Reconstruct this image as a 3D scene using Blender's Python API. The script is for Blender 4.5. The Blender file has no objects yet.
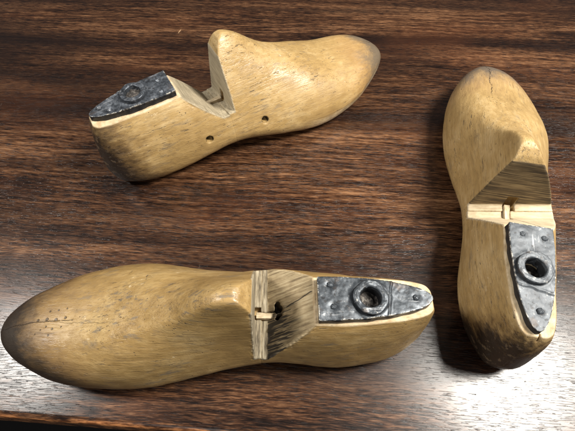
import bpy, bmesh, math, random
import numpy as np
from mathutils import Vector, Matrix, noise

C = bpy.context.scene.collection
scene = bpy.context.scene
R = math.radians

# ------------------------------------------------------------------ helpers
def link(name, me, mat=None, parent=None):
    o = bpy.data.objects.new(name, me)
    C.objects.link(o)
    if mat is not None and me is not None:
        me.materials.clear(); me.materials.append(mat)
    if parent is not None:
        o.parent = parent
    return o

def mesh_from(verts, faces, name='mesh'):
    me = bpy.data.meshes.new(name)
    me.from_pydata([tuple(v) for v in verts], [], faces)
    bm = bmesh.new(); bm.from_mesh(me)
    bmesh.ops.recalc_face_normals(bm, faces=bm.faces)
    bm.to_mesh(me); bm.free()
    return me

def smooth(me):
    me.polygons.foreach_set('use_smooth', [True] * len(me.polygons))

def solve(me, cuts, voxel=None, smooth_it=0, name='part'):
    """body mesh minus (or intersected with) cutters, then an even fine mesh"""
    o = bpy.data.objects.new('work', me); C.objects.link(o)
    tmp = [o]
    for op, cme in cuts:
        c = bpy.data.objects.new('cut', cme); C.objects.link(c); tmp.append(c)
        m = o.modifiers.new('b', 'BOOLEAN'); m.object = c; m.operation = op; m.solver = 'EXACT'
    if voxel:
        m = o.modifiers.new('r', 'REMESH'); m.mode = 'VOXEL'; m.voxel_size = voxel; m.use_smooth_shade = True
    if smooth_it:
        m = o.modifiers.new('s', 'SMOOTH'); m.factor = .5; m.iterations = smooth_it
    dg = bpy.context.evaluated_depsgraph_get(); dg.update()
    out = bpy.data.meshes.new_from_object(o.evaluated_get(dg))
    out.name = name
    for t in tmp:
        bpy.data.objects.remove(t, do_unlink=True)
    return out

def get_co(me):
    a = np.empty(len(me.vertices) * 3, np.float32); me.vertices.foreach_get('co', a)
    return a.reshape(-1, 3)

def set_co(me, a):
    me.vertices.foreach_set('co', a.astype(np.float32).ravel()); me.update()

def set_attr(me, name, vals):
    at = me.attributes.new(name, 'FLOAT', 'POINT')
    at.data.foreach_set('value', np.asarray(vals, np.float32))

def prism(poly_uw, v0, v1):
    """polygon in the (u,w) plane swept along v; a function of v makes ruled faces in fine steps"""
    steps = 40 if callable(poly_uw) else 1
    f = poly_uw if callable(poly_uw) else (lambda v: poly_uw)
    vs = []; fs = []
    for q in range(steps + 1):
        v = v0 + (v1 - v0) * q / steps
        vs += [(u, v, w) for u, w in f(v)]
    n = len(f(v0)); e = steps * n
    fs = [list(range(n)), list(range(e + n - 1, e - 1, -1))]
    for q in range(steps):
        b = q * n
        fs += [[b + i, b + i + n, b + (i + 1) % n + n, b + (i + 1) % n] for i in range(n)]
    return mesh_from(vs, fs)

def cyl(p, d, r, l, n=40, r2=None):
    d = Vector(d).normalized(); q = d.to_track_quat('Z', 'Y')
    r2 = r if r2 is None else r2
    vs = []
    for z, rr in ((0, r), (l, r2)):
        for i in range(n):
            a = 2 * math.pi * i / n
            vs.append(Vector(p) + q @ Vector((rr * math.cos(a), rr * math.sin(a), z)))
    fs = [list(range(n)), list(range(2 * n - 1, n - 1, -1))]
    fs += [[i, (i + 1) % n, (i + 1) % n + n, i + n] for i in range(n)]
    return mesh_from(vs, fs)

def nz(p, s, o=0.0):
    return noise.noise(Vector((p[0] * s + o, p[1] * s - o, p[2] * s + o * .37)))

# ------------------------------------------------------------------ node helper
class NT:
    def __init__(self, name):
        self.m = bpy.data.materials.new(name); self.m.use_nodes = True
        self.t = self.m.node_tree; self.n = self.t.nodes; self.n.clear()
        self.out = self.n.new('ShaderNodeOutputMaterial')
        self.b = self.n.new('ShaderNodeBsdfPrincipled')
        self.t.links.new(self.b.outputs[0], self.out.inputs['Surface'])
        tc = self.n.new('ShaderNodeTexCoord'); self.obj = tc.outputs['Object']
    def L(self, a, b): self.t.links.new(a, b)
    def put(self, sock, v):
        if v is None: return
        if hasattr(v, 'is_linked'): self.L(v, sock)
        else: sock.default_value = v
    def math(self, op, a, b=None, c=None, clamp=False):
        n = self.n.new('ShaderNodeMath'); n.operation = op; n.use_clamp = clamp
        for i, v in enumerate((a, b, c)): self.put(n.inputs[i], v)
        return n.outputs[0]
    def ss(self, x, a, b):
        """smooth step: 0 below a, 1 above b (a may exceed b)"""
        n = self.n.new('ShaderNodeMapRange'); n.interpolation_type = 'SMOOTHSTEP'
        self.put(n.inputs[0], x)
        if a <= b: v = (a, b, 0, 1)
        else: v = (b, a, 1, 0)
        for i in range(4): n.inputs[i + 1].default_value = v[i]
        return n.outputs[0]
    def mapp(self, scale=(1, 1, 1), loc=(0, 0, 0), rot=(0, 0, 0), vec=None):
        n = self.n.new('ShaderNodeMapping')
        self.L(vec or self.obj, n.inputs[0])
        n.inputs['Location'].default_value = loc; n.inputs['Rotation'].default_value = rot
        n.inputs['Scale'].default_value = scale
        return n.outputs[0]
    def noise(self, vec, scale=1, detail=4, rough=.55, dist=0.0, lac=2.0):
        n = self.n.new('ShaderNodeTexNoise'); self.L(vec, n.inputs['Vector'])
        n.inputs['Scale'].default_value = scale; n.inputs['Detail'].default_value = detail
        n.inputs['Roughness'].default_value = rough; n.inputs['Distortion'].default_value = dist
        n.inputs['Lacunarity'].default_value = lac
        return n.outputs[0]
    def vor(self, vec, scale=1, rand=1.0, feature='F1'):
        n = self.n.new('ShaderNodeTexVoronoi'); n.feature = feature; self.L(vec, n.inputs['Vector'])
        n.inputs['Scale'].default_value = scale; n.inputs['Randomness'].default_value = rand
        return n.outputs['Distance']
    def wave(self, vec, scale, dist, ds=1.0, detail=2, axis='X'):
        n = self.n.new('ShaderNodeTexWave'); self.L(vec, n.inputs['Vector']); n.bands_direction = axis
        n.inputs['Scale'].default_value = scale; n.inputs['Distortion'].default_value = dist
        n.inputs['Detail'].default_value = detail; n.inputs['Detail Scale'].default_value = ds
        return n.outputs['Fac']
    def ramp(self, x, stops):
        n = self.n.new('ShaderNodeValToRGB'); self.put(n.inputs[0], x)
        e = n.color_ramp.elements
        while len(e) < len(stops): e.new(.5)
        for el, (p, c) in zip(e, stops):
            el.position = p; el.color = (*c, 1) if len(c) == 3 else c
        return n.outputs[0]
    def mix(self, f, a, b, mode='MIX'):
        n = self.n.new('ShaderNodeMix'); n.data_type = 'RGBA'; n.blend_type = mode
        self.put(n.inputs[0], f)
        for s, v in ((n.inputs[6], a), (n.inputs[7], b)):
            if isinstance(v, tuple): s.default_value = (*v, 1)
            else: self.L(v, s)
        return n.outputs[2]
    def fmix(self, f, a, b):
        n = self.n.new('ShaderNodeMix'); n.data_type = 'FLOAT'
        self.put(n.inputs[0], f); self.put(n.inputs[2], a); self.put(n.inputs[3], b)
        return n.outputs[0]
    def sep(self, vec=None):
        n = self.n.new('ShaderNodeSeparateXYZ'); self.L(vec or self.obj, n.inputs[0]); return n.outputs
    def attr(self, name):
        n = self.n.new('ShaderNodeAttribute'); n.attribute_name = name; return n.outputs['Fac']
    def bump(self, h, dist, strength=1.0, prev=None):
        n = self.n.new('ShaderNodeBump'); n.inputs['Strength'].default_value = strength
        n.inputs['Distance'].default_value = dist; self.put(n.inputs['Height'], h)
        if prev is not None: self.L(prev, n.inputs['Normal'])
        return n.outputs[0]
    def point(self):
        return self.n.new('ShaderNodeNewGeometry').outputs['Pointiness']

# ------------------------------------------------------------------ table
def table_material():
    k = NT('dark_oak')
    w1 = k.noise(k.mapp((3, 9, 3)), 1.0, 2)                     # slow waver of the grain
    w2 = k.noise(k.mapp((22, 40, 3), (4, 4, 0)), 1.0, 3)         # quick waver
    s = k.sep()
    yw = k.math('ADD', s[1], k.math('MULTIPLY', k.math('SUBTRACT', w1, .5), .022))
    yw = k.math('ADD', yw, k.math('MULTIPLY', k.math('SUBTRACT', w2, .5), .0045))
    cb = k.n.new('ShaderNodeCombineXYZ'); k.L(s[0], cb.inputs[0]); k.L(yw, cb.inputs[1]); k.L(s[2], cb.inputs[2])
    v = cb.outputs[0]
    broad = k.noise(k.mapp((2.6, 30, 1), vec=v), 1.0, 3, .5)
    mid = k.noise(k.mapp((20, 330, 1), (3, 1, 0), vec=v), 1.0, 4, .64)
    fine = k.noise(k.mapp((105, 1300, 1), (1, 7, 0), vec=v), 1.0, 3, .65)
    pore = k.noise(k.mapp((105, 1450, 1), (5, 2, 0), vec=v), 1.0, 2, .5)
    poren = k.noise(k.mapp((6, 60, 1), (9, 2, 0), vec=v), 1.0, 2, .5)
    poremask = k.ss(k.math('ADD', pore, k.math('MULTIPLY', k.math('SUBTRACT', poren, .5), .28)), .565, .63)
    mixv = k.math('ADD', k.math('ADD', k.math('MULTIPLY', broad, .30), k.math('MULTIPLY', mid, .44)), k.math('MULTIPLY', fine, .40))
    col = k.ramp(mixv, [(.43, (.0032, .0020, .0017)), (.500, (.0095, .0044, .0028)), (.552, (.033, .0140, .0068)), (.615, (.095, .043, .0200)), (.69, (.225, .115, .056))])
    # dark long streaks that run the whole board
    st = k.noise(k.mapp((1.1, 30, 1), (4.4, 6.1, 0), vec=v), 1.0, 2, .5)
    col = k.mix(k.math('MULTIPLY', k.ss(k.math('ADD', st, k.math('MULTIPLY', k.math('SUBTRACT', mid, .5), .45)), .53, .68), .72), col, (.007, .0035, .003))
    # stain laid on unevenly: darker clouds drawn out along the boards
    cl = k.noise(k.mapp((2.6, 8.5, 1), (6.3, 1.9, 0), vec=v), 1.0, 4, .55)
    col = k.mix(k.math('MULTIPLY', k.ss(k.math('ADD', cl, k.math('MULTIPLY', k.math('SUBTRACT', mid, .5), .35)), .47, .64), .66), col, (.0085, .0045, .0036))
    # reddish warm patches in the stain
    pt = k.noise(k.mapp((5, 12, 1), (2, 8, 0)), 1.0, 3)
    col = k.mix(k.math('MULTIPLY', k.ss(pt, .50, .68), .35), col, k.mix(.5, col, (.13, .045, .018)))
    col = k.mix(k.math('MULTIPLY', poremask, .8), col, (.006, .0035, .003))
    # varnish worn through to orange wood along the front edge
    e = k.noise(k.mapp((30, 120, 30)), 1.0, 4)
    wear = k.ss(k.math('ADD', s[1], k.math('MULTIPLY', k.math('SUBTRACT', e, .5), .011)), .0026, .0002)
    col = k.mix(wear, col, k.mix(k.ss(fine, .42, .58), (.13, .05, .02), (.40, .17, .065)))
    # pale scratches and dust
    sc = k.noise(k.mapp((260, 30, 1), (0, 0, 0), (0, 0, .5)), 1.0, 2)
    sn = k.noise(k.mapp((9, 9, 9), (7, 7, 7)), 1.0, 1)
    col = k.mix(k.math('MULTIPLY', k.math('MULTIPLY', k.ss(sc, .73, .80), k.ss(sn, .55, .7)), .35), col, (.30, .22, .16))
    dust = k.vor(k.mapp(), 170)
    dn = k.noise(k.mapp((60, 60, 60), (3, 7, 7)), 1.0, 1)
    col = k.mix(k.math('MULTIPLY', k.math('MULTIPLY', k.ss(dust, .055, .03), k.ss(dn, .60, .64)), .6), col, (.34, .29, .24))
    # one small pale nick
    lx = k.math('SUBTRACT', s[0], -.0185); ly = k.math('SUBTRACT', s[1], .4122)
    lx = k.math('ADD', lx, k.math('MULTIPLY', ly, -.25))
    r2 = k.math('ADD', k.math('POWER', k.math('DIVIDE', lx, .0007), 2.), k.math('POWER', k.math('DIVIDE', ly, .0045), 2.))
    r2 = k.math('ADD', r2, k.math('MULTIPLY', fine, 1.2))
    col = k.mix(k.math('MULTIPLY', k.ss(r2, 1.6, .8), .7), col, (.55, .36, .20))
    k.put(k.b.inputs['Base Color'], col)
    rgh = k.math('ADD', .18, k.math('MULTIPLY', fine, .14))
    rgh = k.math('ADD', rgh, k.math('MULTIPLY', poremask, .07))
    sm = k.noise(k.mapp((14, 22, 1), (1, 1, 0)), 1.0, 3)
    rgh = k.math('ADD', rgh, k.math('MULTIPLY', k.math('SUBTRACT', sm, .5), .12))
    k.put(k.b.inputs['Roughness'], rgh)
    k.b.inputs['Specular IOR Level'].default_value = .40
    h = k.math('SUBTRACT', k.math('MULTIPLY', fine, .55), k.math('MULTIPLY', poremask, .9))
    h = k.math('ADD', h, k.math('MULTIPLY', mid, .16))
    nb = k.bump(h, .00011, .5)
    k.L(nb, k.b.inputs['Normal'])
    return k.m

def build_table():
    # x along the front edge, y away from it; top face at z = 0, rounded front edge
    X0, X1, D, T, r = -.75, 1.0, 1.0, .032, .0045
    prof = [(D, 0.0)]
    for i in range(9):
        a = math.pi / 2 * i / 8
        prof.append((r - r * math.sin(a), -r + r * math.cos(a)))
    for i in range(9):
        a = math.pi / 2 * i / 8
        prof.append((r - r * math.cos(a), -T + r - r * math.sin(a)))
    prof.append((D, -T))
    n = len(prof)
    vs = [(X0, y, z) for y, z in prof] + [(X1, y, z) for y, z in prof]
    fs = [list(range(n)), list(range(2 * n - 1, n - 1, -1))] + [[i, i + n, (i + 1) % n + n, (i + 1) % n] for i in range(n)]
    me = mesh_from(vs, fs, 'table'); smooth(me)
    me.set_sharp_from_angle(angle=R(40))
    o = link('table', me, table_material())
    o.location = (-.14, .0362, 0); o.rotation_euler = (0, 0, R(-5.4))
    o['label'] = 'dark stained wooden table with horizontal grain under the shoe lasts'
    o['category'] = 'table'
    return o

# ------------------------------------------------------------------ the last: shape
UK = np.array([0, .03, .06, .09, .12, .155, .19, .225, .26, .285])
SH = dict(
    Wi=[0.0156, 0.0225, 0.0266, 0.0255, 0.0269, 0.0331, 0.0383, 0.0377, 0.0316, 0.0268],
    Wo=[0.0245, 0.027, 0.0314, 0.0349, 0.0363, 0.0421, 0.0469, 0.043, 0.03, 0.0236],
    zt=[0.0722, 0.0738, 0.0755, 0.080, 0.1010, 0.0795, 0.0608, 0.0486, 0.0445, 0.0390],
    zb=[0.0042, -0.0012, 0.0012, 0.0087, 0.0096, 0.0023, -0.0012, 0.0009, 0.0072, 0.0146],
    vr=[0.0012, 0.0017, 0.0023, 0.0040, 0.0085, 0.0085, 0.0059, 0.006, 0.0078, 0.0077],
    wt=[.0086, .0090, .0104, .0088, .0036, .004, .008, .006, .003, .002],
    nn=[1.7, 1.55, 1.5, 1.35, 1.04, 1.30, 1.8, 2.0, 2.1, 2.1],
    no=[1.7, 1.55, 1.5, 1.45, 1.20, 1.42, 1.8, 2.0, 2.1, 2.1])
LIFT = .0016
RC = (.0445, .0022)        # socket centre
LEN = .285

def spl(xk, yk, x):
    n = len(xk); h = np.diff(xk); A = np.zeros((n, n)); b = np.zeros(n); A[0, 0] = A[-1, -1] = 1
    for i in range(1, n - 1):
        A[i, i - 1] = h[i - 1]; A[i, i] = 2 * (h[i - 1] + h[i]); A[i, i + 1] = h[i]
        b[i] = 3 * ((yk[i + 1] - yk[i]) / h[i] - (yk[i] - yk[i - 1]) / h[i - 1])
    c = np.linalg.solve(A, b)
    i = np.clip(np.searchsorted(xk, x) - 1, 0, n - 2); d = x - xk[i]
    bb = (yk[i + 1] - yk[i]) / h[i] - h[i] * (2 * c[i] + c[i + 1]) / 3
    dd = (c[i + 1] - c[i]) / (3 * h[i])
    return yk[i] + bb * d + c[i] * d * d + dd * d ** 3

def last_grid(nu=150, nv=128):
    t = np.linspace(0, 1, nu); s = .35 * t + .65 * (.5 - .5 * np.cos(np.pi * t))
    u = np.clip(s * LEN, 2e-5, LEN - 2e-5)
    g = {k: spl(UK, np.asarray(SH[k]), u) for k in SH}
    def endf(d, r, p):
        q = np.clip(d / r, 0, 1); return (1 - (1 - q) ** p) ** (1 / p)
    ew = endf(u, .036, 2.2) * endf(LEN - u, .05, 2.1)
    et = endf(u, .011, 2.0) * endf(LEN - u, .040, 2.0)
    eb = endf(u, .010, 2.0) * endf(LEN - u, .022, 2.0)
    zw = g['zb'] + np.minimum(.018, .42 * (g['zt'] - g['zb']))
    zt = zw + (g['zt'] - zw) * et; zb = zw + (g['zb'] - zw) * eb
    Wi, Wo = g['Wi'] * ew, g['Wo'] * ew; wt = g['wt'] * ew * et
    th = np.linspace(0, np.pi / 2, nv // 4 + 1)
    c = np.clip(np.cos(th)[None], 0, 1); sn = np.sin(th)[None]
    U = np.repeat(u[:, None], len(th), 1)
    def up(W, sg):
        n = np.clip(g['nn' if sg > 0 else 'no'], .9, 4)[:, None]
        tx = sg * g['vr'] * ew + wt
        v = tx[:, None] + (W - tx)[:, None] * c ** (2 / n)
        z = zw[:, None] + (zt - zw)[:, None] * sn ** (2 / n)
        return np.stack([U, sg * v, z], -1)
    def lo(W, sg):
        v = W[:, None] * c ** (2 / 2.6); z = zw[:, None] + (zb - zw)[:, None] * sn ** (2 / 2.6)
        return np.stack([U, sg * v, z], -1)
    a = up(Wi, 1); b = up(Wo, -1); e = lo(Wo, -1); d = lo(Wi, 1)
    G = np.concatenate([a, b[:, ::-1], e[:, 1:], d[:, ::-1][:, 1:-1]], 1)
    # round the ridge: blur each section along its own length above the widest line
    up_w = np.clip((G[..., 2] - zw[:, None]) / .012, 0, 1) * np.clip((u[:, None] - .088) / .012, 0, 1)
    for _ in range(3):
        S = G.copy()
        for i in range(len(u)):
            if u[i] < .088: continue
            P = G[i]; d = np.linalg.norm(P - np.roll(P, 1, 0), axis=1); cum = np.cumsum(d) - d[0]
            tot = d.sum()
            m = 240; tt = np.arange(m) / m * tot
            ext = np.vstack([P, P[:1]]); ce = np.append(cum, tot)
            Q = np.stack([np.interp(tt, ce, ext[:, q]) for q in range(3)], 1)
            hw = max(1, int(.0042 / (tot / m)))
            ker = np.hanning(2 * hw + 3)[1:-1]; ker /= ker.sum()
            Qs = sum(ker[q] * np.roll(Q, hw - q, 0) for q in range(len(ker)))
            S[i] = np.stack([np.interp(cum, np.append(tt, tot), np.append(Qs[:, q], Qs[0, q])) for q in range(3)], 1)
        G = G + (S - G) * up_w[..., None]
    G[..., 2] += LIFT
    return G

def body_mesh():
    G = last_grid(); nu, nv, _ = G.shape
    vs = G.reshape(-1, 3).tolist(); fs = []
    for i in range(nu - 1):
        for j in range(nv):
            fs.append([i * nv + j, i * nv + (j + 1) % nv, (i + 1) * nv + (j + 1) % nv, (i + 1) * nv + j])
    vs.append(G[0].mean(0).tolist()); vs.append(G[-1].mean(0).tolist())
    h, t = len(vs) - 2, len(vs) - 1
    for j in range(nv):
        fs.append([h, (j + 1) % nv, j]); fs.append([t, (nu - 1) * nv + j, (nu - 1) * nv + (j + 1) % nv])
    me = mesh_from(vs, fs, 'last')
    bm = bmesh.new(); bm.from_mesh(me); bmesh.ops.remove_doubles(bm, verts=bm.verts, dist=2e-6)
    bmesh.ops.dissolve_degenerate(bm, edges=bm.edges, dist=1e-6)
    bmesh.ops.recalc_face_normals(bm, faces=bm.faces); bm.to_mesh(me); bm.free()
    return me

# cut geometry (u along heel->toe, v left, w up), all in metres
PF, PT = .0742, .0076                                  # plate front and tip
def wtop(u): return .0687 + LIFT + (u - PT) * .0555   # flat top of the heel
def wfl(v): return .041 + LIFT - .28 * v               # valley floor (tilted)
US, UE = .0760, .1030                                  # heel slope: top and bottom
SEAM = .1088
CB0, CB1 = .1135, .1150                                # cone back face bottom / at w=.12
NOTCH = dict(A=(.1030, .1088, .1135, .1150), B=(.1050, .1090, .1128, .1094), C=(.1030, .1088, .1135, .1150))

def build_wood(kind):
    UE, SEAM, CB0, CB1 = NOTCH[kind]
    V = .08
    body = body_mesh()
    # ---- heel block
    def heel_neg(v):      # everything above the heel and the slope, and all of the forepart
        f = wfl(v)
        return [(-.03, wtop(-.03)), (US, wtop(US)), (UE, f), (SEAM + .0005, f), (SEAM + .0005, -.05), (.33, -.05), (.33, .2), (-.03, .2)]
    cuts = [('DIFFERENCE', prism(heel_neg, -V, V))]
    cuts.append(('DIFFERENCE', cyl((.0445, .0022, .09), (0, 0, -1), .0062, .034 if kind != 'A' else .0222)))
    # groove for the hinge tongue, and the hole chewed out above it
    cuts.append(('DIFFERENCE', prism([(.0945, .0), (.12, .0), (.12, .2), (.0945, .2)], .2, .3)))
    gz = wfl(0) - .004; g0 = UE - .0045
    cuts[-1] = ('DIFFERENCE', prism([(g0, gz), (.125, gz), (.125, gz + .03), (g0, gz + .03)], -.0024, .0024))
    if kind == 'B':
        for hu, hv, hr, tu, tv in ((.0950, -.0008, .0036, .10, -.05), (.0974, .0010, .0026, .02, .06), (.0928, -.0028, .0022, .22, -.1), (.0976, -.0032, .0018, .05, -.05), (.0924, .0014, .0016, .15, .02)):
            cuts.append(('DIFFERENCE', cyl((hu, hv, .075), (tu, tv, -1), hr, .034, 7, hr * .7)))
        p0, p1 = Vector((.0955, -.0012, .0545)), Vector((.0752, -.0046, .0772))
        cuts.append(('DIFFERENCE', cyl(p0, p1 - p0, .0013, (p1 - p0).length, 8, .0007)))
    # pin hole on the outer flank
    cuts.append(('DIFFERENCE', cyl((.0861, -.06, .0356 + LIFT), (0, 1, -.02), (.0031), .045)))
    if kind != 'A':   # little slit in the rim behind the plate
        cuts.append(('DIFFERENCE', prism([(-.01, .0655), (.0088, .0655), (.0088, .09), (-.01, .09)], -.0019, -.0006)))
    heel = solve(body, cuts, .00058, 5, 'heel_block')
    # ---- forepart
    body = body_mesh()
    cbm = CB0 + (CB1 - CB0) * .62
    def fore_neg(v):
        f = wfl(v)
        return [(-.05, -.05), (SEAM - .0005, -.05), (SEAM - .0005, f + .0012), (CB0, f + .0012), (cbm, .0895), (cbm + .0022, .0945), (cbm + .0058, .0990), (cbm + .0115, .1025), (cbm + .0115, .2), (-.05, .2)]
    cuts = [('DIFFERENCE', prism(fore_neg, -V, V))]
    sl = [(CB0 - .006, wfl(0) - .003), (CB0 + .007, wfl(0) - .003), (CB0 + .007, wfl(0) + .008), (CB0 - .006, wfl(0) + .0145)]
    cuts.append(('DIFFERENCE', prism(sl, -.0052, .0022)))
    cuts.append(('DIFFERENCE', cyl((.1376, -.06, .0343 + LIFT), (0, 1, -.02), (.0031), .045)))
    fore = solve(body, cuts, .00058, 10, 'forepart')
    # ---- worn surface: slight unevenness, soft dents, raw-cut mask
    rnd = random.Random({'A': 3, 'B': 8, 'C': 21}[kind]); off = {'A': 1.3, 'B': 5.7, 'C': 9.1}[kind]
    for me, nm in ((heel, 'heel'), (fore, 'fore')):
        P = get_co(me)
        nrm = np.empty(len(me.vertices) * 3, np.float32); me.vertices.foreach_get('normal', nrm); nrm = nrm.reshape(-1, 3)
        f = np.array([wfl(v) for v in (0.,)])[0] - .28 * P[:, 1]
        big = np.full(len(P), 1e3)
        if nm == 'heel':
            t = np.clip((P[:, 0] - US) / (UE - US), 0, 1)
            sl = wtop(US) + (f - wtop(US)) * t
            ang = np.cos(np.arctan((wtop(US) - f) / (UE - US)))
            d = np.where(P[:, 0] > US - .0005, np.abs(P[:, 2] - sl) * ang, big)
            d = np.minimum(d, np.where(P[:, 0] > UE - .001, np.abs(P[:, 2] - f), big))
            top = np.abs(P[:, 2] - (wtop(0) + P[:, 0] * .0555))
            topm = np.clip((.0013 - top) / .0007, 0, 1)
        else:
            ub = CB0 + (CB1 - CB0) * np.clip((P[:, 2] - f) / (.125 - f), 0, 1)
            d = np.where((P[:, 2] > f) & (P[:, 2] < .0905), np.abs(P[:, 0] - ub), big)
            d = np.minimum(d, np.where(P[:, 0] < CB0 + .001, np.abs(P[:, 2] - f - .0012), big))
            topm = np.zeros(len(P))
        cut = np.clip((.0013 - d) / .0007, 0, 1)
        if nm == 'heel':   # inside of the bores reads as raw wood too
            rr = np.hypot(P[:, 0] - .0445, P[:, 1] - .0022)
            cut = np.maximum(cut, np.where((rr < .0068) & (P[:, 2] < .074), 1, 0))
        dsp = np.array([nz(p, 38, off) * .00055 + nz(p, 110, off + 3) * .00022 for p in P])
        chew = np.zeros(len(P))
        if kind == 'B' and nm == 'heel':
            # torn, ridged grain on the slope
            chew = np.array([(noise.noise(Vector((p[0] * 45, p[1] * 620, 3))) * .5 + noise.noise(Vector((p[0] * 90, p[1] * 260, 9))) * .6) for p in P]) * .0016
            chew *= cut * np.clip((P[:, 0] - .080) / .006, 0, 1) * np.clip((P[:, 1] + .013) / .012, 0.15, 1) * np.clip((UE + .0005 - P[:, 0]) / .001, 0, 1)
        dsp = dsp * (1 - .7 * cut) + chew
        # nicks along the peak and cut edges
        edge = np.exp(-(np.clip(d, 0, .01) / .0022) ** 2) * (1 - cut)
        ek = np.array([max(0, nz(p, 260, off + 7) - .12) + max(0, nz(p, 620, off) - .2) for p in P])
        dsp -= edge * ek * .0014
        set_co(me, P + nrm * dsp[:, None])
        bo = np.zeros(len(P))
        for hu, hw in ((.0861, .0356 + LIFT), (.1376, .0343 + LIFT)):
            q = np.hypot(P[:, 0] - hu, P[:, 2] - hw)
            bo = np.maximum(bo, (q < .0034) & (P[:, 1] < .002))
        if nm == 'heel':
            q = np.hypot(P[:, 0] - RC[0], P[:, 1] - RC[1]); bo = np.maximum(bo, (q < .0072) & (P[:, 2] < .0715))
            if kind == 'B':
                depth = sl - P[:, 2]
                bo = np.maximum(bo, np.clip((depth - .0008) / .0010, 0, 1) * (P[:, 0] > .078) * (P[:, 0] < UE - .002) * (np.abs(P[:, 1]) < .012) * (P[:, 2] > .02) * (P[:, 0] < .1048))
        set_attr(me, 'bore', bo)  # mask for the shade painted inside the holes
        zbv = spl(UK, np.asarray(SH['zb']), np.clip(P[:, 0], 0, LEN)) + LIFT
        set_attr(me, 'hb', P[:, 2] - zbv)
        set_attr(me, 'cut', cut); set_attr(me, 'rim', topm); set_attr(me, 'edge', edge)
        smooth(me)
    return heel, fore

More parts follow.
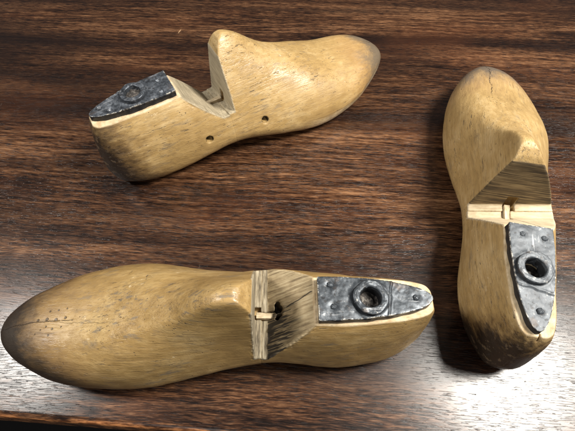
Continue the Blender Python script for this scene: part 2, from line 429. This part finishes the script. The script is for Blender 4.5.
# ------------------------------------------------------------------ wood material
def wood_material(kind):
    k = NT('old_lacquered_wood_' + kind)
    off = {'A': (1.1, .3, .7), 'B': (4.2, 2.2, 5.1), 'C': (8.3, 6.6, 2.4)}[kind]
    s = k.sep(); u, v, w = s[0], s[1], s[2]
    cut, rim, edge = k.attr('cut'), k.attr('rim'), k.attr('edge')
    def mp(sc, add=0): return k.mapp(sc, (off[0] + add, off[1] + add * 1.7, off[2] + add * .6))
    big = k.noise(mp((22, 30, 30)), 1, 4, .55)
    streak = k.noise(mp((32, 330, 330), 2), 1, 5, .6)
    hair = k.noise(mp((75, 1300, 1300), 4), 1, 3, .6)
    mott = k.noise(mp((130, 160, 160), 1), 1, 4, .6)
    base = {'A': [(.29, (.225, .138, .050)), (.5, (.375, .248, .098)), (.71, (.555, .415, .215))],
            'B': [(.29, (.165, .100, .035)), (.5, (.305, .196, .073)), (.71, (.475, .340, .155))],
            'C': [(.29, (.240, .150, .058)), (.5, (.385, .258, .106)), (.71, (.55, .41, .215))]}[kind]
    m = k.math('ADD', k.math('MULTIPLY', big, .45), k.math('ADD', k.math('MULTIPLY', streak, .33), k.math('MULTIPLY', mott, .22)))
    col = k.ramp(m, base)
    # grain lines
    col = k.mix(k.math('MULTIPLY', k.ss(hair, .53, .68), .26), col, (.15, .085, .03))
    # rubbed grey-blue scuffs, along the length
    sc1 = k.noise(mp((48, 210, 210), 7), 1, 5, .68)
    sc2 = k.noise(mp((15, 26, 26), 9), 1, 2, .5)
    scm = k.math('MULTIPLY', k.ss(sc1, .54, .66), k.ss(sc2, .42, .60))
    col = k.mix(k.math('MULTIPLY', scm, {'A': .50, 'B': .80, 'C': .45}[kind]), col, (.135, .112, .082))
    fs1 = k.noise(mp((85, 620, 620), 61), 1, 4, .7)
    fs2 = k.noise(mp((18, 22, 22), 63), 1, 3, .55)
    fsm = k.math('MULTIPLY', k.ss(fs1, .53, .64), k.ss(fs2, .40, .62))
    col = k.mix(k.math('MULTIPLY', fsm, {'A': .42, 'B': .62, 'C': .34}[kind]), col, (.115, .088, .055))
    # dark scratches and pits
    s3 = k.noise(mp((70, 520, 520), 11), 1, 3, .7)
    s4 = k.noise(mp((30, 34, 34), 13), 1, 2, .5)
    scratch = k.math('MULTIPLY', k.ss(s3, .61, .68), k.ss(s4, .42, .58))
    s5 = k.noise(k.mapp((420, 90, 420), off, (.4, .2, .8)), 1, 2, .6)
    s6 = k.noise(mp((26, 26, 26), 17), 1, 2, .5)
    scratch2 = k.math('MULTIPLY', k.ss(s5, .67, .73), k.ss(s6, .50, .62))
    pit = k.vor(mp((300, 420, 420), 3), 1)
    pitn = k.noise(mp((45, 60, 60), 19), 1, 3, .6)
    pits = k.math('MULTIPLY', k.ss(pit, .19, .10), k.ss(pitn, .56, .63))
    dark = k.math('MAXIMUM', k.math('MAXIMUM', scratch, scratch2), pits)
    col = k.mix(k.math('MULTIPLY', dark, .72), col, (.050, .036, .022))
    # lacquer chipped to pale wood
    ch = k.noise(mp((180, 300, 300), 23), 1, 3, .6)
    chm = k.math('MULTIPLY', k.ss(ch, .66, .71), k.ss(big, .5, .6))
    col = k.mix(k.math('MULTIPLY', chm, .55), col, (.62, .50, .32))
    # scorched / soiled toe and heel
    bn = k.noise(mp((34, 60, 60), 29), 1, 5, .62)
    bn2 = k.noise(mp((90, 380, 380), 31), 1, 4, .65)
    bnn = k.math('ADD', k.math('MULTIPLY', k.math('SUBTRACT', bn, .5), .055), k.math('MULTIPLY', k.math('SUBTRACT', bn2, .5), .030))
    if kind == 'A':
        x = k.math('ADD', k.math('ADD', u, bnn), k.math('MULTIPLY', w, -.40))
        halo, core = k.ss(x, .200, .238), k.ss(x, .226, .256)
        hc, cc, hs, cs = (.36, .20, .075), (.115, .097, .076), .42, .85
    elif kind == 'B':
        x = k.math('ADD', k.math('ADD', u, bnn), k.math('MULTIPLY', w, -.75))
        x = k.math('ADD', x, k.math('MULTIPLY', k.ss(v, .0, .034), .018))
        halo, core = k.ss(x, .178, .230), k.ss(x, .207, .246)
        hc, cc, hs, cs = (.135, .078, .034), (.022, .017, .013), .80, .95
    else:
        x = k.math('ADD', k.math('ADD', u, bnn), k.math('MULTIPLY', w, -.25))
        halo, core = k.ss(x, .206, .240), k.ss(x, .228, .258)
        hc, cc, hs, cs = (.27, .165, .080), (.105, .088, .074), .55, .85
    col = k.mix(k.math('MULTIPLY', halo, hs), col, hc)
    col = k.mix(k.math('MULTIPLY', core, cs), col, cc)
    # heel
    y = k.math('ADD', k.math('ADD', u, k.math('MULTIPLY', w, {'A': .35, 'B': .2, 'C': .62}[kind])), k.math('MULTIPLY', bnn, 1.0))
    if kind == 'A': h1, h2, hh, hcore = k.ss(y, .058, .034), k.ss(y, .042, .020), .80, .95
    elif kind == 'B': h1, h2, hh, hcore = k.ss(y, .020, .006), k.ss(y, .008, -.01), .35, .5
    else: h1, h2, hh, hcore = k.ss(y, .060, .040), k.ss(y, .050, .032), .75, .93
    col = k.mix(k.math('MULTIPLY', h1, hh), col, (.115, .066, .027))
    col = k.mix(k.math('MULTIPLY', h2, hcore), col, (.020, .014, .011))
    # flaked lacquer in the dark heel
    fl = k.noise(mp((150, 240, 240), 37), 1, 4, .6)
    flm = k.math('MULTIPLY', k.ss(fl, .57, .62), h2)
    col = k.mix(k.math('MULTIPLY', flm, .55), col, (.19, .13, .075))
    # sole edge: a pale worn line at the feather of the toe
    hb = k.attr('hb')
    if kind == 'A':
        hbn = k.math('ADD', hb, k.math('MULTIPLY', k.math('SUBTRACT', streak, .5), .003))
        hbn = k.math('ADD', hbn, k.math('ADD', -.0115, k.math('MULTIPLY', k.math('SUBTRACT', u, .2), .072)))
        fe = k.math('MULTIPLY', k.ss(hbn, .0085, .0070), k.ss(u, .165, .20))
        col = k.mix(k.math('MULTIPLY', fe, .55), col, k.ramp(mott, [(.4, (.20, .165, .115)), (.6, (.46, .38, .25))]))
        fl_ = k.math('MULTIPLY', k.math('MULTIPLY', k.ss(hbn, .0080, .0086), k.ss(hbn, .0098, .0090)), k.ss(u, .165, .20))
        col = k.mix(k.math('MULTIPLY', fl_, .5), col, (.12, .085, .045))
    # drying crack and nail marks running back from the toe
    cw = k.noise(mp((120, 10, 10), 41), 1, 3, .6)
    cw2 = k.noise(mp((520, 10, 10), 43), 1, 2, .6)
    top = k.ss(w, .030, .036)
    crack = None
    def line(v0, slope, u0, u1, wid, wob):
        vv = k.math('SUBTRACT', k.math('SUBTRACT', v, v0), k.math('MULTIPLY', k.math('SUBTRACT', u, u1), slope))
        vv = k.math('ADD', vv, k.math('MULTIPLY', k.math('SUBTRACT', cw, .5), wob))
        vv = k.math('ADD', vv, k.math('MULTIPLY', k.math('SUBTRACT', cw2, .5), wob * .35))
        a = k.ss(k.math('ABSOLUTE', vv), wid, wid * .35)
        a = k.math('MULTIPLY', a, k.ss(mott, .28, .42))
        a = k.math('MULTIPLY', a, k.math('MULTIPLY', k.ss(u, u0, u0 + .012), k.ss(u, u1 + .004, u1 - .004)))
        return k.math('MULTIPLY', a, top)
    if kind == 'B':
        crack = k.math('MULTIPLY', line(.0045, .03, .222, .287, .00034, .0022), .85)
        crack = k.math('MAXIMUM', crack, k.math('MULTIPLY', line(.0035, -.10, .190, .240, .00024, .003), .38))
        dots = None
        for du, dv, rr in ((.2505, .0022, .0011), (.2445, .0018, .0011), (.2385, .0022, .0010), (.2325, .0012, .0012),
                           (.2440, .0065, .0008), (.2395, .0080, .0009), (.2470, .0085, .0006), (.2340, .0070, .0007),
                           (.2440, -.0035, .0006), (.2385, -.0040, .0006), (.2330, -.0050, .0006), (.2500, .0110, .0007), (.2410, .0120, .0006)):
            r = k.math('SQRT', k.math('ADD', k.math('POWER', k.math('SUBTRACT', u, du), 2.), k.math('POWER', k.math('SUBTRACT', v, dv), 2.)))
            q = k.ss(k.math('ADD', r, k.math('MULTIPLY', k.math('SUBTRACT', mott, .5), .0012)), rr, rr * .55)
            dots = q if dots is None else k.math('MAXIMUM', dots, q)
        crack = k.math('MAXIMUM', crack, k.math('MULTIPLY', k.math('MULTIPLY', dots, top), .85))
    elif kind == 'C':
        crack = line(.0060, -.03, .218, .278, .00045, .007)
        crack = k.math('MULTIPLY', crack, k.ss(cw2, .34, .48))
    elif kind == 'A':
        crack = line(.004, .0, .262, .285, .0004, .004)
    rs = k.math('MULTIPLY', crack, 0) if crack is None else crack
    col = k.mix(k.math('MULTIPLY', rs, .9), col, (.022, .014, .010))
    # ---- raw sawn faces
    saw_n = k.noise(mp((800, 42, 300), 51), 1, 3, .6)
    saw_z = k.noise(mp((600, 40, 1100), 53), 1, 3, .6)
    grime = k.noise(mp((60, 60, 90), 57), 1, 4, .6)
    if kind == 'A':
        raw = k.ramp(k.math('ADD', k.math('MULTIPLY', saw_z, .6), k.math('MULTIPLY', grime, .4)), [(.36, (.20, .165, .105)), (.6, (.40, .335, .225))])
    elif kind == 'B':
        fib = k.noise(mp((42, 820, 42), 59), 1, 3, .65)
        raw = k.ramp(k.math('ADD', k.math('MULTIPLY', fib, .65), k.math('MULTIPLY', grime, .35)), [(.38, (.16, .115, .062)), (.5, (.36, .275, .155)), (.64, (.52, .42, .26))])
        gm = k.math('MULTIPLY', k.ss(k.math('ADD', fib, k.math('MULTIPLY', k.math('SUBTRACT', u, .096), 9.)), .445, .525), k.math('MULTIPLY', k.ss(u, .080, .092), k.ss(v, -.010, .004)))
        gm = k.math('MULTIPLY', gm, k.ss(u, .1054, .1046))
        raw = k.mix(k.math('MULTIPLY', gm, .97), raw, (.016, .011, .008))
        strips = k.ramp(k.math('ADD', k.math('MULTIPLY', saw_n, .75), k.math('MULTIPLY', grime, .25)), [(.38, (.085, .066, .040)), (.5, (.225, .185, .120)), (.62, (.37, .32, .225))])
        raw = k.mix(k.ss(u, .1046, .1054), raw, strips)
    else:
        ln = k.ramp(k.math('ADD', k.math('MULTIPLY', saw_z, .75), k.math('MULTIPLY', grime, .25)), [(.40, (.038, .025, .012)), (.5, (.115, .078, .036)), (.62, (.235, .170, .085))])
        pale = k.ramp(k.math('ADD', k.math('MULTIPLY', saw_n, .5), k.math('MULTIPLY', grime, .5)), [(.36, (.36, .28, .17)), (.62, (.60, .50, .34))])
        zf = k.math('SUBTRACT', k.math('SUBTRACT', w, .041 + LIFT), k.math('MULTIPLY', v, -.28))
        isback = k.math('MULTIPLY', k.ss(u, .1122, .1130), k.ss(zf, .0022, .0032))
        raw = k.mix(isback, pale, ln)  # brown sawn back face, its shade deepened in the colour
    if kind != 'A':
        su, sv, eu, ev = {'B': (.0925, -.0015, .0770, -.0046), 'C': (.0985, -.0035, .0800, -.0125)}[kind]
        t = k.math('DIVIDE', k.math('SUBTRACT', u, su), eu - su)
        vl = k.math('SUBTRACT', k.math('SUBTRACT', v, sv), k.math('MULTIPLY', t, ev - sv))
        vl = k.math('ADD', vl, k.math('MULTIPLY', k.math('SUBTRACT', cw, .5), .003))
        ck = k.math('MULTIPLY', k.ss(k.math('ABSOLUTE', vl), .0006, .0002), k.math('MULTIPLY', k.ss(t, -.05, .05), k.ss(t, 1.05, .95)))
        raw = k.mix(k.math('MULTIPLY', ck, .92), raw, (.018, .013, .009))
    col = k.mix(cut, col, raw)
    # bare, pale rim under the plate
    rimc = k.ramp(mott, [(.35, (.40, .29, .16)), (.65, (.66, .54, .36))])
    col = k.mix(rim, col, rimc)
    ed = k.math('MULTIPLY', k.ss(k.math('ADD', edge, k.math('MULTIPLY', k.math('SUBTRACT', mott, .5), 1.3)), .62, .85), .55)
    col = k.mix(ed, col, (.60, .49, .32))
    # shade inside the bores, painted in as near-black colour
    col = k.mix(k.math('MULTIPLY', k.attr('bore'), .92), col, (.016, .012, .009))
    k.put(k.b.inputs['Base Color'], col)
    rg = k.math('ADD', .32, k.math('MULTIPLY', k.math('SUBTRACT', mott, .5), .30))
    rub = k.noise(mp((24, 40, 40), 71), 1, 4, .6)
    rg = k.math('ADD', rg, k.math('MULTIPLY', k.ss(rub, .40, .62), .16))
    rg = k.math('ADD', rg, k.math('MULTIPLY', scm, .16))
    rg = k.math('ADD', rg, k.math('MULTIPLY', dark, .25))
    rg = k.fmix(k.math('MAXIMUM', cut, rim), rg, .78)
    k.put(k.b.inputs['Roughness'], rg)
    k.b.inputs['Specular IOR Level'].default_value = .5
    # ---- relief
    h = k.math('ADD', k.math('MULTIPLY', streak, .55), k.math('MULTIPLY', mott, .55))
    crz = k.noise(mp((210, 420, 420), 81), 1, 4, .7)
    h = k.math('ADD', h, k.math('MULTIPLY', crz, .45))
    h = k.math('SUBTRACT', h, k.math('MULTIPLY', k.ss(hair, .5, .7), .18))
    h = k.math('SUBTRACT', h, k.math('MULTIPLY', dark, .55))
    h = k.math('SUBTRACT', h, k.math('MULTIPLY', flm, .5))
    h = k.math('SUBTRACT', h, k.math('MULTIPLY', rs, 1.2))
    hc_ = k.math('ADD', k.math('MULTIPLY', saw_z, .9), k.math('MULTIPLY', saw_n, .9))
    if kind == 'B':
        hc_ = k.fmix(k.ss(u, .1046, .1054), k.math('MULTIPLY', fib, 2.4), hc_)
    h = k.fmix(cut, h, hc_)
    nb = k.bump(h, .00050, .85)
    k.L(nb, k.b.inputs['Normal'])
    return k.m

# ------------------------------------------------------------------ metal
def metal_material(kind, name='painted_tin_'):
    k = NT(name + kind)
    off = {'A': (2.1, .3, .7), 'B': (.2, 3.2, 5.1), 'C': (6.3, 1.6, 2.4)}[kind]
    def mp(s, a=0): return k.mapp((s, s, s), (off[0] + a, off[1] + a, off[2]))
    a = k.noise(mp(130), 1, 4, .6); b = k.noise(mp(420, 3), 1, 4, .65); c = k.noise(mp(1100, 5), 1, 2, .6)
    base = {'A': [(.34, (.018, .020, .024)), (.5, (.075, .085, .100)), (.66, (.20, .22, .25))],
            'B': [(.30, (.019, .022, .026)), (.50, (.050, .058, .067)), (.70, (.11, .123, .137))],
            'C': [(.30, (.030, .033, .038)), (.50, (.070, .079, .089)), (.70, (.14, .155, .17))]}[kind]
    col = k.ramp(k.math('ADD', k.math('MULTIPLY', a, .55), k.math('MULTIPLY', b, .45)), base)
    fl2 = k.noise(mp(650, 21), 1, 3, .6)
    col = k.mix(k.math('MULTIPLY', k.ss(k.math('ADD', fl2, k.math('MULTIPLY', k.math('SUBTRACT', a, .5), .5)), .66, .72), .45), col, (.36, .35, .33))
    sc = k.noise(k.mapp((60, 900, 100), off, (0, 0, .6)), 1, 2, .5)
    sn = k.noise(mp(45, 9), 1, 2)
    scm = k.math('MULTIPLY', k.ss(sc, .64, .70), k.ss(sn, .48, .6))
    col = k.mix(k.math('MULTIPLY', scm, .55), col, (.42, .43, .44))
    dk = k.noise(mp(300, 27), 1, 4, .65)
    col = k.mix(k.math('MULTIPLY', k.ss(dk, .56, .66), .7), col, (.018, .016, .015))
    # blackened sides and rim of the plate
    sd = k.attr('side')
    col = k.mix(k.math('MULTIPLY', k.ss(k.math('ADD', sd, k.math('MULTIPLY', k.math('SUBTRACT', a, .5), .7)), .35, .65), .85), col, (.016, .016, .018))
    fk = k.attr('lip')
    fkm = k.ss(k.math('ADD', fk, k.math('MULTIPLY', k.math('SUBTRACT', b, .5), 2.4)), .85, 1.15)
    col = k.mix(k.math('MULTIPLY', fkm, .85), col, (.58, .55, .48))
    rs = k.ss(k.noise(mp(70, 15), 1, 4, .6), .60, .68)
    col = k.mix(k.math('MULTIPLY', rs, .35), col, (.085, .055, .035))
    k.put(k.b.inputs['Base Color'], col)
    k.b.inputs['Metallic'].default_value = {'A': .5, 'B': .5, 'C': .3}[kind]
    k.put(k.b.inputs['Roughness'], k.math('ADD', {'A': .24, 'B': .26, 'C': .36}[kind], k.math('MULTIPLY', b, .34)))
    h = k.math('ADD', k.math('MULTIPLY', a, .7), k.math('ADD', k.math('MULTIPLY', b, .45), k.math('MULTIPLY', c, .12)))
    h = k.math('SUBTRACT', h, k.math('MULTIPLY', scm, .3))
    k.L(k.bump(h, .00030, .55), k.b.inputs['Normal'])
    return k.m

def crud_material():
    k = NT('dirt_in_socket')
    a = k.noise(k.mapp(), 420, 4, .65)
    k.put(k.b.inputs['Base Color'], k.ramp(a, [(.36, (.012, .010, .009)), (.55, (.07, .06, .052)), (.7, (.26, .24, .21))]))
    k.b.inputs['Roughness'].default_value = .7
    k.L(k.bump(a, .0012, 1.), k.b.inputs['Normal'])
    return k.m

def wplate(u): return .0747 + LIFT + (u - PT) * .0555
def plate_outline(n=44, grow=0.0):
    pts = []
    cv = lambda q: .0018 * (1 - q) + .0012 * q
    for sg in (1, -1):
        half = []
        for i in range(n + 1):
            q = math.sin(math.pi / 2 * i / n)
            h = .0133 * max(0., 1 - q ** 2.1) ** .52
            half.append((PF - (PF - PT + grow) * q, cv(q) + sg * (h + grow)))
        pts += half if sg == 1 else half[::-1][1:]
    return pts

def build_plate(kind):
    pts = plate_outline()
    n = len(pts)
    # soften the two front corners
    P = np.array(pts)
    vs = [(x, y, wplate(x) - .0064) for x, y in P] + [(x, y, wplate(x)) for x, y in P]
    fs = [list(range(n)), list(range(2 * n - 1, n - 1, -1))] + [[i, i + n, (i + 1) % n + n, (i + 1) % n] for i in range(n)]
    me = mesh_from(vs, fs)
    cuts = [('DIFFERENCE', cyl((RC[0], RC[1], .1), (0, 0, -1), .0062, .05))]
    me = solve(me, cuts, .00036, 3, 'heel_plate')
    off = {'A': 11.3, 'B': 15.7, 'C': 19.1}[kind]
    Q = get_co(me).copy()
    topm = np.clip((Q[:, 2] - (wplate(0) + Q[:, 0] * .0555) + .0022) / .0016, 0, 1)
    dz = np.array([nz(p, 75, off) * .0006 + nz(p, 210, off + 4) * .00022 + nz(p, 520, off) * .00008 for p in Q])
    # the tail end is struck a little lower behind a raised ridge
    st = .0318 + .12 * (Q[:, 1])
    st = st + np.array([nz(p, 180, off + 2) * .0012 for p in Q])
    dz += -.00045 / (1 + np.exp((Q[:, 0] - st) / .0003)) + .00035 * np.exp(-((Q[:, 0] - st - .0006) / .0007) ** 2)
    # dished metal round every rivet
    for x, y in rivet_spots(kind):
        r = np.hypot(Q[:, 0] - x, Q[:, 1] - y)
        am = .55 + .9 * abs(nz((x, y, 0), 300, off)); dz += am * (-.0007 * np.exp(-(r / .0026) ** 2) + .00016 * np.exp(-((r - .0038) / .0013) ** 2))
    r = np.hypot(Q[:, 0] - RC[0], Q[:, 1] - RC[1])
    dz += .0004 * np.exp(-((r - .0108) / .0012) ** 2) - .0002
    Q[:, 2] += dz * topm
    # battered side
    side = 1 - topm
    Wt = wplate(0) + Q[:, 0] * .0555
    set_attr(me, 'side', np.clip((Wt - .0007 - Q[:, 2]) / .0010, 0, 1) * (r > .0075))
    po = np.array(plate_outline(90)); dd = np.full(len(Q), 9.)
    for a_, b_ in zip(po, np.roll(po, -1, 0)):
        ab = b_ - a_; t_ = np.clip(((Q[:, :2] - a_) @ ab) / max(ab @ ab, 1e-14), 0, 1)
        dd = np.minimum(dd, np.linalg.norm(Q[:, :2] - a_ - t_[:, None] * ab, axis=1))
    set_attr(me, 'lip', np.exp(-(dd / .0009) ** 2) * (Q[:, 2] > Wt - .0012))
    lat = np.array([nz(p, 160, off + 8) * .00045 for p in Q])
    Q[:, 1] += lat * np.sign(Q[:, 1]) * (side + .5)
    set_co(me, Q); smooth(me)
    return me

def rivet_spots(kind):
    base = [(.0655, .0068), (.0668, -.0062), (.0175, .0012)]
    if kind == 'A': base = [(.0660, .0064), (.0640, -.0068), (.0230, -.0030), (.0165, .0036)]
    if kind == 'C': base = [(.0672, .0072), (.0664, -.0058), (.0195, .0000)]
    return base

def lathe(prof, n=72, wob=0.0, seed=0.0):
    vs = []; m = len(prof)
    for i in range(n):
        a = 2 * math.pi * i / n
        for j, (r, z) in enumerate(prof):
            q = nz((math.cos(a), math.sin(a), j * .05), 1.6, seed) * wob + nz((math.cos(a), math.sin(a), j * .25), 5, seed) * wob * .30
            rr = r + q * (.6 if r > .001 else 0)
            vs.append((rr * math.cos(a), rr * math.sin(a), z + q * .7))
    fs = []
    for i in range(n):
        for j in range(m - 1):
            fs.append([i * m + j, ((i + 1) % n) * m + j, ((i + 1) % n) * m + j + 1, i * m + j + 1])
    return vs, fs

def build_ring(kind):
    R0, R1 = .0101, .0061
    prof = [(R0 - .0006, -.0012), (R0 - .0003, .0006), (R0 + .0001, .0022), (R0, .0030), (R0 - .0004, .0033), (R0 - .0012, .0034), (R0 - .0020, .0034),
            (R1 + .0007, .0033), (R1 + .0001, .0028), (R1, .0012), (R1 - .0001, -.004), (R1 - .0002, -.009), (R1 + .0002, -.0092)]
    # subdivide the profile for a battered look
    pr = []
    for (a, b), (c, d) in zip(prof, prof[1:]):
        for t in (0, .33, .66): pr.append((a + (c - a) * t, b + (d - b) * t))
    pr.append(prof[-1])
    vs, fs = lathe(pr, 110, .0008, {'A': 1.2, 'B': 4.5, 'C': 7.7}[kind])
    me = mesh_from(vs, fs, 'socket_ring'); smooth(me)
    Z = get_co(me)
    rr = np.hypot(Z[:, 0], Z[:, 1])
    set_attr(me, 'lip', np.clip((Z[:, 2] - .0024) / .0012, 0, 1) * .72)
    set_attr(me, 'side', np.clip((.0012 - Z[:, 2]) / .002, 0, 1) * 1.0)
    return me

def build_rivet(seed):
    prof = [(.00015, .0011), (.0007, .00105), (.0013, .0008), (.0017, .0004), (.0018, -.0001), (.0018, -.0012)]
    vs, fs = lathe(prof, 40, .0005, seed)
    me = mesh_from(vs, fs, 'rivet'); smooth(me)
    return me

def build_crud(kind):
    n, m = 36, 9; vs = []; fs = []
    for j in range(m):
        for i in range(n):
            a = 2 * math.pi * i / n; r = .0064 * (j + .02) / (m - 1)
            x, y = r * math.cos(a), r * math.sin(a)
            z = nz((x, y, 0), 420, {'A': 2., 'B': 4., 'C': 6.}[kind]) * .0016 + nz((x, y, 0), 1100, 3) * .0007
            vs.append((x, y, z))
    for j in range(m - 1):
        for i in range(n):
            fs.append([j * n + i, j * n + (i + 1) % n, (j + 1) * n + (i + 1) % n, (j + 1) * n + i])
    fs.append(list(range(n)))
    me = bpy.data.meshes.new('socket_dirt'); me.from_pydata(vs, [], fs); me.update(); smooth(me)
    return me

def tongue_material():
    k = NT('bare_tongue_wood')
    a = k.noise(k.mapp((90, 900, 900)), 1, 4, .6); b = k.noise(k.mapp((160, 160, 160), (3, 3, 3)), 1, 3)
    k.put(k.b.inputs['Base Color'], k.ramp(k.math('ADD', k.math('MULTIPLY', a, .6), k.math('MULTIPLY', b, .4)),
          [(.34, (.20, .145, .08)), (.5, (.44, .35, .22)), (.66, (.62, .52, .36))]))
    k.b.inputs['Roughness'].default_value = .7
    k.L(k.bump(a, .0003, .8), k.b.inputs['Normal'])
    return k.m

def build_tongue(kind):
    f = wfl(0)
    h = {'A': .0035, 'B': .0026, 'C': .0026}[kind]
    a, b = NOTCH[kind][0] - .0042, NOTCH[kind][2] - .0007
    w2 = .0019
    me = prism([(a, f - .0035), (b, f - .0035), (b, f + h), (a, f + h - .0008)], -w2, w2)
    me = solve(me, [], .00035, 3, 'hinge_tongue')
    Q = get_co(me).copy()
    Q += np.array([[0, nz(p, 300, 3) * .0003, nz(p, 260, 5) * .0005] for p in Q])
    set_co(me, Q); smooth(me)
    return me

WOODT = tongue_material(); CRUD = crud_material()
LASTS = [
    ('A', (-.1554, .2367), 28.18, 'shoe last seen from the side, with two pin holes and a blackened heel'),
    ('B', (.0904, .0900), 179.25, 'shoe last along the front table edge, with a dark brown cracked toe'),
    ('C', (.1369, .0601), 77.53, 'shoe last pointing away from the viewer, with a faintly grey toe tip'),
]
for kind, (x, y), th, label in LASTS:
    root = bpy.data.objects.new('shoe_last', None); C.objects.link(root)
    root.empty_display_size = .05
    root.location = (x, y, .0002); root.rotation_euler = (0, 0, R(th))
    root['label'] = label; root['category'] = 'shoe last'; root['group'] = 'hinged wooden shoe lasts on the table'
    wm, mm = wood_material(kind), metal_material(kind)
    heel, fore = build_wood(kind)
    link('forepart', fore, wm, root)
    ho = link('heel_block', heel, wm, root)
    link('hinge_tongue', build_tongue(kind), WOODT, root)
    pl = link('heel_plate', build_plate(kind), mm, root)
    tilt = -math.atan(.0555)
    rg = link('socket_ring', build_ring(kind), mm, pl)
    rg.location = (RC[0], RC[1], wplate(RC[0])); rg.rotation_euler = (0, tilt, 0)
    cr = link('socket_dirt', build_crud(kind), CRUD, pl)
    cr.location = (RC[0], RC[1], wplate(RC[0]) - {'A': .0004, 'B': .0062, 'C': .0085}[kind])
    for i, (px, py) in enumerate(rivet_spots(kind)):
        rv = link('rivet', build_rivet(i * 3.1 + ord(kind)), mm, pl)
        rv.location = (px, py, wplate(px) - .0004); rv.rotation_euler = (0, tilt, i * 1.3)

build_table()

# floor far below the table
fl = NT('dark_floor')
fl.b.inputs['Base Color'].default_value = (.012, .010, .009, 1); fl.b.inputs['Roughness'].default_value = .8
fo = link('floor', mesh_from([(-4, -4, 0), (4, -4, 0), (4, 4, 0), (-4, 4, 0)], [[0, 1, 2, 3]]), fl.m)
fo.location = (0, 0, -.74); fo['kind'] = 'structure'

# ------------------------------------------------------------------ light
wd = bpy.data.worlds.new('World'); scene.world = wd; wd.use_nodes = True
bg = wd.node_tree.nodes['Background']
bg.inputs[0].default_value = (.95, .95, 1.0, 1); bg.inputs[1].default_value = .12

def area(name, loc, target, size, power, col):
    l = bpy.data.lights.new(name, 'AREA'); l.shape = 'DISK'; l.size = size; l.energy = power; l.color = col
    o = bpy.data.objects.new(name, l); C.objects.link(o); o.location = loc
    o.rotation_euler = (Vector(target) - Vector(loc)).to_track_quat('-Z', 'Y').to_euler()
    return o
area('key_lamp', (.485, .125, .75), (.02, .17, 0), .27, 17.5, (1, .95, .87))
area('second_lamp', (-.64, .20, .74), (-.02, .17, 0), .16, 6.0, (1, .96, .90))

area('fill_behind_viewer', (-.25, -.85, .80), (0, .2, 0), .7, 3.2, (1, .97, .92))  # soft fill light, added to lift the flanks facing the camera

# ------------------------------------------------------------------ camera
cd = bpy.data.cameras.new('camera'); cam = bpy.data.objects.new('camera', cd); C.objects.link(cam)
cd.sensor_fit = 'HORIZONTAL'; cd.sensor_width = 36; cd.lens = 36 * 434 / 575
cd.clip_start = .01; cd.clip_end = 50
r = Vector((0.9996784, -0.02159916, -0.01328844)); up = Vector((0.02535954, 0.85144324, 0.52383328)); fw = Vector((0, 0.5240018, -0.85171715))
M = Matrix(((r.x, up.x, -fw.x, 0), (r.y, up.y, -fw.y, 0), (r.z, up.z, -fw.z, .31491582), (0, 0, 0, 1)))
cam.matrix_world = M
scene.camera = cam
vs = scene.view_settings
vs.view_transform = 'Standard'; vs.look = 'None'; vs.exposure = 0; vs.gamma = 1; vs.use_curve_mapping = False
